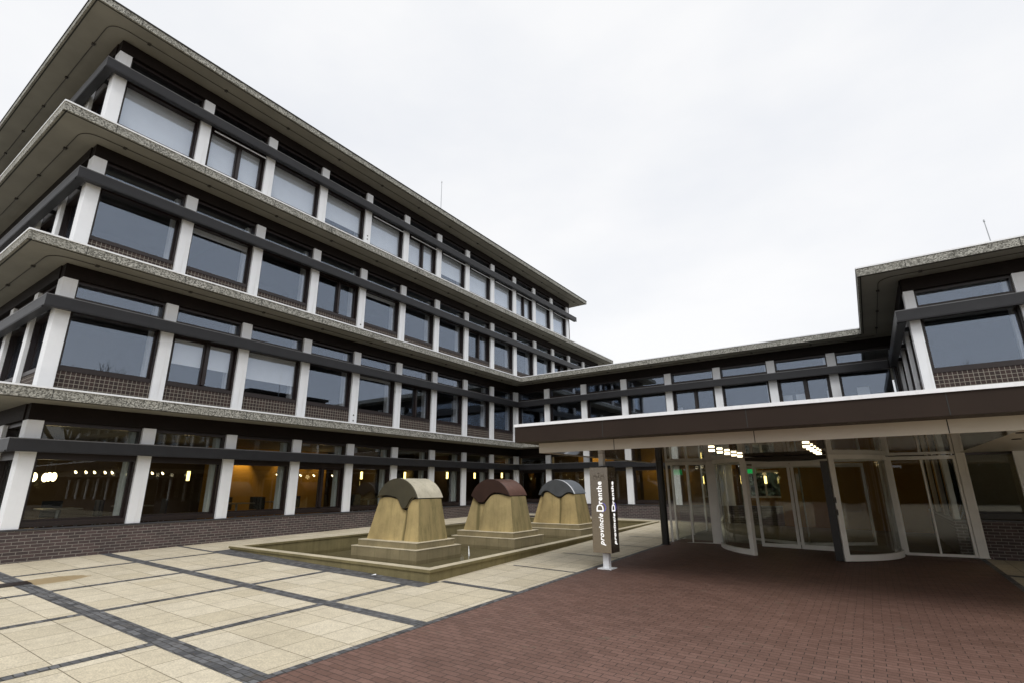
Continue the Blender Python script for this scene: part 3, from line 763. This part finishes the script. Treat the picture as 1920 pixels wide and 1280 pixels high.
def letter_face(rz):
    """letters climb the face: text x axis -> up, text y axis -> to the left"""
    F = Matrix.Rotation(rz, 4, 'Z') @ Matrix.Translation((0, -.2085, 0))
    base = F @ Matrix(((0, -1, 0, 0), (0, 0, -1, 0), (1, 0, 0, 0), (0, 0, 0, 1)))
    z = .39 - gs
    for body, size, sh, off_, mat, gap, dy in (('provincie', .146, .28, .0028, M['letter'], .035, -.055), ('D', .222, 0, .002, M['letter'], .010, -.075), ('renthe', .155, 0, .0038, M['letter'], 0, -.055)):
        me, a, b = textmesh(body, size, mat, sh, off_)
        me.name = 'lettering'
        o = ob('lettering', me, SP, base @ Matrix.Translation((z-a, dy, 0)))
        if body == 'D':   # violet swash behind the initial
            cu = bpy.data.curves.new('sw', 'CURVE'); cu.dimensions = '3D'; cu.bevel_depth = .008; cu.bevel_resolution = 1
            sp = cu.splines.new('BEZIER'); sp.bezier_points.add(3)
            for q, c in zip(sp.bezier_points, ((-.01, .03), (.06, -.05), (.15, -.02), (.17, .10))):
                q.co = (c[0], c[1], 0); q.handle_left_type = q.handle_right_type = 'AUTO'
            tmp = bpy.data.objects.new('sw', cu); m2 = bpy.data.meshes.new_from_object(tmp); bpy.data.objects.remove(tmp)
            m2.materials.clear(); m2.materials.append(M['letterp'])
            ob('swash', m2, SP, base @ Matrix.Translation((z, dy, -.004)))
        z += (b-a) + gap
    # crest: crown over a shield with two leafy supporters, as a faint relief
    cm = MB()
    def bar(x, y, w, h): cm.box(x-w/2, x+w/2, -.2075, -.204, y-h/2, y+h/2)
    y0 = 1.745-gs
    bar(0, y0, .035, .05)
    bar(0, y0+.05, .05, .012); bar(-.018, y0+.065, .01, .02); bar(.018, y0+.065, .01, .02); bar(0, y0+.07, .01, .025)
    for s in (-1, 1):
        for k in range(5):
            t = k/4
            cm.tube((s*(.035+.05*t), -.2055, y0-.05+.02*k), (s*(.06+.05*t), -.2055, y0+.035-.012*k), .0035, n=5)
        cm.tube((s*.03, -.2055, y0-.055), (s*.14, -.2055, y0-.05), .004, n=5)
        cm.tube((s*.13, -.2055, y0-.05), (s*.10, -.2055, y0+.055), .004, n=5)
    build(cm, 'crest', M['crest'], SP, Matrix.Rotation(rz, 4, 'Z'))
letter_face(0); letter_face(R(90))

# ------------------------------------------------------------------ pool
PB = thing('fountain_basin', 'low algae stained stone basin with shallow brown water in front of the offices', 'fountain', (5, 11, 0))
PB.location = (0, 0, 0)
ZR = .145; RW = .17
def inset(q, d):
    (a, b, c, e) = q
    return [(a[0]+d, a[1]+d), (b[0]-d, b[1]+d), (c[0]-d, c[1]-d), (e[0]+d, e[1]-d)]
def ringwall(o, i, z0, z1, bev=0):
    mb = MB()
    for k in range(4):
        j = (k+1) % 4
        A, B, C_, D = o[k], o[j], i[j], i[k]
        mb.poly([(A[0], A[1], z0), (B[0], B[1], z0), (B[0], B[1], z1), (A[0], A[1], z1)])
        mb.poly([(A[0], A[1], z1), (B[0], B[1], z1), (C_[0], C_[1], z1), (D[0], D[1], z1)])
        mb.poly([(D[0], D[1], z1), (C_[0], C_[1], z1), (C_[0], C_[1], z0), (D[0], D[1], z0)])
    return mb
build(ringwall(POOL, inset(POOL, RW), -.5, ZR-.05), 'rim_wall', M['rim'], PB)
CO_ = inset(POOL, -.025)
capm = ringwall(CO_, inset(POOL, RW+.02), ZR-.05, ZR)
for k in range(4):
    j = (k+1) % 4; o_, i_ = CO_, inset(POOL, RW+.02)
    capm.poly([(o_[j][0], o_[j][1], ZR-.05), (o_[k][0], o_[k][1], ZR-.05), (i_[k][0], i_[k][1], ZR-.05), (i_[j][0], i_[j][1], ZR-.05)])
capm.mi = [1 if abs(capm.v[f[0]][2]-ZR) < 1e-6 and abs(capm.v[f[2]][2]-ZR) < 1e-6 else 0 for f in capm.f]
build(capm, 'coping', [M['rim'], M['toplit']], PB)
IN = inset(POOL, RW-.01)
mb = MB(); mb.poly([(p[0], p[1], -.30) for p in IN]); build(mb, 'basin_floor', M['poolfloor'], PB)
mb = MB(); mb.poly([(p[0], p[1], -.215) for p in IN]); struct(build(mb, 'water', M['water']))

# ------------------------------------------------------------------ sculptures
def sculpture(label, x0, y0, wave, capmats, strip=None):
    """x0,y0 = near left corner of the lower step (facing the camera side), built locally"""
    t = thing('sculpture', label, 'sculpture', (x0, y0, -.30), 'capped stone sculptures in the basin')
    Z0 = .30
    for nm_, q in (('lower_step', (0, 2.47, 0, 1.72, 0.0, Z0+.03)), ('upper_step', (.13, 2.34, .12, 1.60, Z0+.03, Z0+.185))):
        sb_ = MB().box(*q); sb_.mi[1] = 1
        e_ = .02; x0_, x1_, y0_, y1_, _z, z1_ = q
        sb_.box(x0_-.008, x1_+.008, y0_-.008, y1_+.008, z1_-.016, z1_+.004, 1)  # pale lip, its catch of light is in the colour
        build(sb_, nm_, [M['plinthstone'], M['toplit']], t, None, .006)
    zb = Z0+.185; NX, NZ = 44, 10
    bx0, bx1, by0, by1 = .22, 2.20, .34, 1.46        # body base
    tx0, tx1, ty0, ty1 = .52, 2.02, .46, 1.36        # body top
    zt = Z0 + 1.24
    gs_ = wave['groove']
    def topz(s): return zt + sum(a*math.exp(-abs((s-c)/w)**2.6) for c, a, w in wave['lip'])
    def dent(s): return sum(.07*math.exp(-abs((s-c)/.05)**1.4) for c in gs_) - .05*math.sin(math.pi*s)*wave.get('bulge', 1)
    def pt(s, v, front):
        xa = bx0+(tx0-bx0)*v; xb = bx1+(tx1-bx1)*v
        ya = by0+(ty0-by0)*v; yb = by1+(ty1-by1)*v
        zz = zb+(topz(s)-zb)*v
        x = xa+(xb-xa)*s
        return (x, ya+dent(s), zz) if front else (x, yb-dent(s)*.6, zz)
    mb = MB()
    F = [[pt(i/NX, j/NZ, True) for i in range(NX+1)] for j in range(NZ+1)]
    B = [[pt(i/NX, j/NZ, False) for i in range(NX+1)] for j in range(NZ+1)]
    mb.strip(F); mb.strip([list(reversed(r)) for r in B])
    ND = 8
    for e, rev in ((0, True), (NX, False)):
        rows = []
        for j in range(NZ+1):
            a = Vector(F[j][e]); b = Vector(B[j][e]); row = []
            for q in range(ND+1):
                p = a.lerp(b, q/ND)
                p.x += (-1 if e == 0 else 1)*.035*math.sin(math.pi*q/ND) - (-1 if e == 0 else 1)*.03*math.exp(-((q/ND-.5)/.12)**2)
                row.append(p)
            rows.append(list(reversed(row)) if rev else row)
        mb.strip(rows)
    mb.strip([F[NZ], B[NZ]])
    smooth(build(mb, 'body', M[wave['mat']], t), 50)
    # black strip standing in for the shadow between body and cap
    jm = MB()
    rj = lambda y, dz: [(tx0+.05+(tx1-tx0-.10)*i/NX, y, topz(i/NX)+dz) for i in range(NX+1)]
    f0, f1, b0_, b1_ = rj(ty0+.035, -.02), rj(ty0+.035, .075), rj(ty1-.04, -.02), rj(ty1-.04, .075)
    jm.strip([f0, f1]); jm.strip([b1_, b0_]); jm.poly([f0[0], f1[0], b1_[0], b0_[0]]); jm.poly([f1[-1], f0[-1], b0_[-1], b1_[-1]])
    build(jm, 'joint', M['black'], t)
    # cap: a vault running front to back, its lower edge following the wave
    g = .055
    cx0, cx1 = tx0-.02, tx1+.02; cy0, cy1 = ty0-.045, ty1+.05
    ch = (cx1-cx0)/2; hh = .52; rad = (ch*ch+hh*hh)/(2*hh)
    def arcz(s):
        x = (s-.5)*2*ch; return zt+.03 + math.sqrt(max(rad*rad-x*x, 0)) - (rad-hh)
    def lowz(s): return topz(s)+g
    NC = 40
    def rows_at(y):
        up_ = [(cx0+(cx1-cx0)*i/NC, y, arcz(i/NC)) for i in range(NC+1)]
        lo_ = [(cx0+(cx1-cx0)*i/NC, y, min(lowz(i/NC), arcz(i/NC)-.004)) for i in range(NC+1)]
        return up_, lo_
    uf, lf = rows_at(cy0-.05); ub, lbk = rows_at(cy1)
    fm = MB(); fm.strip([lf, uf], 0)
    uf2, lf2 = rows_at(cy0+.0)
    fm.strip([lf2, lf], 0); fm.strip([uf, uf2], 0)
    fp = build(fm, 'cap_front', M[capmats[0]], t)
    bm_ = MB(); bm_.strip([uf2, ub], 0); bm_.strip([list(reversed(lf2)), list(reversed(lbk))], 0); bm_.strip([ub, lbk], 0)
    n = len(uf2)-1
    bm_.poly([uf2[n], lf2[n], lbk[n], ub[n]]); bm_.poly([uf2[0], ub[0], lbk[0], lf2[0]])
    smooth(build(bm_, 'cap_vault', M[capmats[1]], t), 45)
    if strip:
        sm = MB()
        a1 = [(p[0], cy0+strip[0], p[2]+.004) for p in uf2]; a2 = [(p[0], cy0+strip[0]+strip[1], p[2]+.004) for p in uf2]
        sm.strip([a1, a2]); b1 = [(p[0], p[1], p[2]-.02) for p in a1]; sm.strip([b1, a1]); sm.strip([a2, [(p[0], p[1], p[2]-.02) for p in a2]])
        build(sm, 'edge_strip', M['white'], t)
    return t
sculpture('nearest stone sculpture with an olive and pale weathered stone cap', 3.33, 6.41, dict(mat='sand1', groove=(.70,), lip=((.69, -.29, .125), (.22, .05, .2))), ('capdark', 'caplight'))
sculpture('middle stone sculpture with a rounded dark copper cap', 3.82, 10.04, dict(mat='sand2', groove=(.29,), lip=((.25, -.24, .19), (.68, .07, .2))), ('copper_shaded', 'copper'))
sculpture('farthest stone sculpture with a blue grey steel cap and bright edge stripe', 4.02, 14.04, dict(mat='sand3', groove=(.07, .60), lip=((.58, -.13, .15), (.22, .09, .12), (.02, -.08, .07), (.86, .03, .1))), ('steeld', 'steel'), (.0, .07))
wj = MB(); px, py = 5.98, 8.25
for k in range(5):
    wj.tube((px+.012*k, py-.01*k, -.215+.05*(4-k)), (px+.012*(k+1), py-.01*(k+1), -.215+.05*(3-k)), .006+.004*k, .010+.004*k, n=7, cap=False)
tag(build(wj, 'water_spout', M['jet']), 'thin white water spout beside the nearest sculpture', 'water spout')

# ------------------------------------------------------------------ masts
def mast(loc, h, lean, label):
    t = thing('lightning_rod', label, 'rod', loc)
    build(MB().tube((0, 0, 0), (lean, 0, h), .022, .014, n=8), 'rod', M['metal'], t)
    build(MB().tube((lean, 0, h), (lean, 0, h+.08), .03, .02, n=8), 'tip', M['metal'], t)
    build(MB().tube((0, 0, 0), (0, 0, .06), .08, n=8), 'base', M['metal'], t)
mast((-.5, 13.62, TR), 2.75, 0, 'thin upright lightning rod on the roof of the tall block')
mast((20.0, 18.0, T2), 2.8, -.08, 'thin leaning lightning rod on the roof of the right block')

# ------------------------------------------------------------------ lamps, furniture and an added fill light behind the glass
def pt_light(loc, e, col=(1, .70, .32), r=.12):
    d = bpy.data.lights.new('lamp_and_fill_light', 'POINT'); d.energy = e; d.color = col; d.shadow_soft_size = r
    o = bpy.data.objects.new('lamp_and_fill_light', d); COL.objects.link(o); o.location = loc; return o
oval = MB()
for k in range(8):
    a0, a1 = math.pi*k/8, math.pi*(k+1)/8
    oval.tube((0, 0, -.13*math.cos(a0)), (0, 0, -.13*math.cos(a1)), max(.075*math.sin(a0), .002), max(.075*math.sin(a1), .002), n=12, cap=False)
ovalm = oval.mesh('bulb', M['lamp']); 
stem = MB().tube((0, 0, .12), (0, 0, 1.25), .006, n=5).mesh('cord', M['cable'])
for i, (y, z) in enumerate(((1.42, 1.91), (1.67, 1.90), (1.76, 1.92), (1.87, 1.92))):
    t = thing('pendant_lamp', ('leftmost' if i == 0 else 'one of three clustered')+' glowing oval pendant in the first ground floor window', 'lamp', (-5, y, z), 'oval pendants in the restaurant')
    smooth(ob('bulb', ovalm, t)); ob('cord', stem, t)
spot = MB().tube((0, 0, 0), (.10, 0, -.05), .018, .032, n=10).mesh('spot_head', M['lamp']); arm = MB().tube((-.05, 0, .1), (0, 0, 0), .012, n=6).mesh('arm', M['cable'])
SY = [2.36, 2.62, 2.84, 3.12, 3.31, 3.60, 3.76, 4.47, 4.79, 9.08, 9.80, 10.17, 10.83, 11.81]
for i, y in enumerate(SY):
    t = thing('spotlight', 'small bright ceiling spotlight seen through the ground floor windows', 'lamp', (-5, y, 2.10), 'spotlights behind the ground floor windows')
    ob('spot_head', spot, t); ob('arm', arm, t)
scm = MB().tube((0, 0, -.16), (0, 0, .16), .05, n=12).mesh('diffuser', M['lampy']); scb = MB().box(-.09, -.05, -.04, .04, -.2, .2).mesh('bracket', M['dark'])
for i, (x, y, z) in enumerate(((-4.4, 5.4, 1.98), (-4, 12.69, 2.08), (-4, 15.43, 2.12), (-2.2, 16.6, 2.10), (-4, 21.11, 2.17), (-3.0, 22.5, 2.2), (11.2, 19.0, 1.75), (11.6, 22.0, 1.75))):
    t = thing('wall_lamp', 'upright yellow tube lamp glowing behind the ground floor glass', 'lamp', (x, y, z), 'yellow tube lamps indoors')
    ob('diffuser', scm, t); ob('bracket', scb, t)
for loc, e in (((-5, 1.6, 1.7), 7), ((-4.4, 3.2, 2.2), 4), ((-5.6, 9.8, 2.6), 5), ((-5.6, 11.6, 2.6), 6), ((-5, 5.4, 2.5), 5), ((-4, 17.5, 2.3), 4), ((3, 22.4, 2.8), 22), ((7, 22.4, 2.8), 22), ((9, 21.4, 2.6), 8), ((11.5, 21.5, 2.2), 5), ((13.2, 16.5, 2.2), 4), ((15.6, 16.5, 2.2), 3), ((19.2, 15.2, 2.7), 26)):  # last entry is an unseen fill added to brighten the right block's window
    pt_light(loc, e)
def wash(loc, e, ang=75):
    d = bpy.data.lights.new('wall_washer_light', 'SPOT'); d.energy = e; d.color = (1, .66, .22); d.spot_size = R(ang); d.spot_blend = .6; d.shadow_soft_size = .06
    o = bpy.data.objects.new('wall_washer_light', d); COL.objects.link(o); o.location = loc; o.rotation_euler = (R(0), R(8), 0)
for y, e in ((7.15, 40), (8.35, 150), (10.2, 55), (11.0, 40), (12.2, 50)): wash((-6.25, y, 3.12), e)
wash((-4.4, 6.75, 3.1), 110)
# strip lights above the link's ground floor windows
for x0, x1 in ((.6, 1.6), (2.2, 3.7), (4.4, 5.9), (6.5, 8.0)):
    t = thing('strip_light', 'thin yellow strip light behind the far ground floor windows', 'lamp', (x0, 22.4, 2.55), 'strip lights of the far rooms')
    build(MB().box(0, x1-x0, 0, .05, 0, .03), 'tube', M['lampy'], t); build(MB().box(-.02, x1-x0+.02, -.01, .06, .03, .06), 'housing', M['dark'], t)
ex = thing('exit_sign', 'small green emergency exit sign inside the lobby', 'sign', (11.8, 17.6, 2.05))
build(MB().box(-.16, .16, 0, .03, -.09, .09), 'face', M['exit'], ex)
build(MB().box(-.18, .18, .03, .06, -.11, .11), 'housing', M['white'], ex)
ll = thing('strip_light', 'bright yellow strip light on the lobby ceiling', 'lamp', (12.3, 17.2, 2.42))
build(MB().box(0, .9, 0, .06, 0, .025), 'tube', M['lamp'], ll); build(MB().box(-.02, .92, -.01, .07, .025, .03), 'housing', M['dark'], ll)
# chairs and tables in the restaurant
def chair(loc, rz, proto=[None]):
    if proto[0] is None:
        t = thing('chair', 'dark restaurant chair behind the ground floor glass', 'chair', loc, 'chairs in the restaurant', rz)
        build(MB().box(-.23, .23, -.23, .23, .42, .48), 'seat', M['chair'], t, None, .01)
        build(MB().box(-.22, .22, .19, .23, .50, .92), 'backrest', M['chair'], t, None, .01)
        for sx in (-1, 1):
            for sy in (-1, 1): build(MB().tube((sx*.2, sy*.2, 0), (sx*.19, sy*.19, .42), .014, n=6), 'leg', M['metal'], t)
        proto[0] = t; return t
    t = copy_tree(proto[0]); t.location = loc; t.rotation_euler = (0, 0, rz); return t
def table(loc, proto=[None]):
    if proto[0] is None:
        t = thing('table', 'square restaurant table behind the ground floor glass', 'table', loc, 'tables in the restaurant')
        build(MB().box(-.4, .4, -.4, .4, .72, .75), 'tabletop', M['table'], t, None, .006)
        build(MB().tube((0, 0, .02), (0, 0, .72), .035, n=10).tube((0, 0, 0), (0, 0, .02), .25, n=16), 'pedestal', M['metal'], t)
        proto[0] = t; return t
    t = copy_tree(proto[0]); t.location = loc; return t
for i, y in enumerate((1.3, 3.2, 5.9, 7.7, 11.4, 13.3)):
    x = -1.9 - .7*(i % 2)
    table((x, y, .34)); chair((x, y-.62, .34), R(180+8*i)); chair((x, y+.62, .34), R(-10+6*i)); 
    if i % 2 == 0: chair((x-.68, y+.1, .34), R(92))

# desk monitors standing at the link's first floor windows
for x, w_, zt_, lab in ((8.60, .36, 5.00, 'small pale screen in the link window next to the mullion'), (13.05, .50, 5.12, 'left of two pale screens standing in the link window that mirrors the bare tree'), (13.66, .46, 5.13, 'right of two pale screens standing in the link window that mirrors the bare tree'), (14.75, .42, 5.17, 'brightest white screen in the last wide link window'), (15.75, .40, 5.18, 'pale screen farthest right in the last link window')):
    t = thing('monitor', lab, 'monitor', (x, 20.35, 4.38), 'screens behind the link windows')
    h_ = zt_-4.38
    build(MB().box(-w_/2, w_/2, -.025, .025, h_-.36, h_), 'housing', M['blind'], t, None, .006)
    build(MB().box(-.03, .03, .0, .03, .02, h_-.34), 'stand', M['metal'], t)
    build(MB().box(-.14, .14, -.09, .12, 0, .02), 'foot', M['metal'], t)
    dk = thing('desk', 'pale office desk behind the link windows', 'desk', (x, 20.55, T1+.06), 'desks behind the link windows')
    build(MB().box(-.5, .5, -.33, .33, .58, .615), 'desktop', M['table'], dk)
    for sx in (-.46, .46): build(MB().box(sx-.02, sx+.02, -.3, .3, 0, .58), 'leg', M['metal'], dk)
lt = MB(); lt.poly([(0, 0, .0), (.08, .012, .010), (.075, .055, .004), (.02, .06, .014)])
lt.poly([(.02, .06, .014), (.075, .055, .004), (.06, .075, .022)])
tag(build(lt, 'paper_scrap', M['white'], None, Matrix.Translation((7.35, 3.63, gz(7.35, 3.63)+.012))), 'small white scrap of paper on the cobbles beside the basin', 'litter')

# ------------------------------------------------------------------ trees beyond the square (mirrored in the glass)
def bare_tree(seed):
    rnd = random.Random(seed); tr = MB(); cw = MB()
    def grow(p, d, l, r, dep):
        q = p + d*l
        (tr if dep < 2 else cw).tube(p, q, r, r*.68, n=6 if dep < 3 else 4, cap=False)
        if dep >= 6: return
        for k in range(3 if dep > 0 else 4):
            nd = (d + Vector((rnd.uniform(-1, 1), rnd.uniform(-1, 1), rnd.uniform(-.25, .7)))*.62).normalized()
            grow(q if k else p.lerp(q, .8), nd, l*rnd.uniform(.62, .86), r*.62, dep+1)
    grow(Vector((0, 0, -.3)), Vector((0, 0, 1)), 2.6, .2, 0)
    return tr, cw
protos = []
for s_ in (3, 11):
    a, b = bare_tree(s_)
    protos.append((a.mesh('trunk', M['bark']), b.mesh('crown', M['bark'])))
tp = []
for k in range(9): tp.append((58+random.uniform(-6, 10), -28+9*k+random.uniform(-2, 2)))
tp += [(3, -41), (9, -44), (14.5, -40), (26, -42), (34, -40)]
for i, (x, y) in enumerate(tp):
    t = thing('bare_tree', 'leafless winter tree standing across the square, mirrored in the windows', 'tree', (x, y, gz(x, y)), 'bare trees across the square', random.uniform(0, 6))
    k = random.uniform(1.45, 1.95) if x > 50 else random.uniform(1.3, 1.8); t.scale = (k, k, k)
    ob('trunk', protos[i % 2][0], t); ob('crown', protos[i % 2][1], t)
def belt(seed, n, f, hmin, hmax, mat):
    hg = MB(); rnd = random.Random(seed)
    for k in range(n):
        t = rnd.random(); h = hmin + (hmax-hmin)*(.5+.3*math.sin(t*37)+.2*math.sin(t*91+1)); z = rnd.uniform(0, h)*rnd.uniform(.75, 1)
        x, y = f(t); c = Vector((x+rnd.uniform(-1.3, 1.3), y+rnd.uniform(-1.3, 1.3), z-.6))
        u = Vector((rnd.uniform(-1, 1), rnd.uniform(-1, 1), rnd.uniform(-1, 1))).normalized()*.5; w = u.orthogonal().normalized()*.4
        hg.poly([c-u, c+w, c+u, c-w])
    return hg
h = build(belt(5, 16000, lambda t: (62, -50+115*t), 4.5, 7.5, None), 'shrub_belt', M['hedge']); h['kind'] = 'stuff'
h = build(belt(9, 5000, lambda t: (4+18*t, 33), 2.2, 4.0, None), 'shrub_belt', M['hedge']); h['kind'] = 'stuff'
h = build(belt(8, 15000, lambda t: (-30+92*t, -36), 3.4, 5.5, None), 'shrub_belt', M['hedge']); h['kind'] = 'stuff'
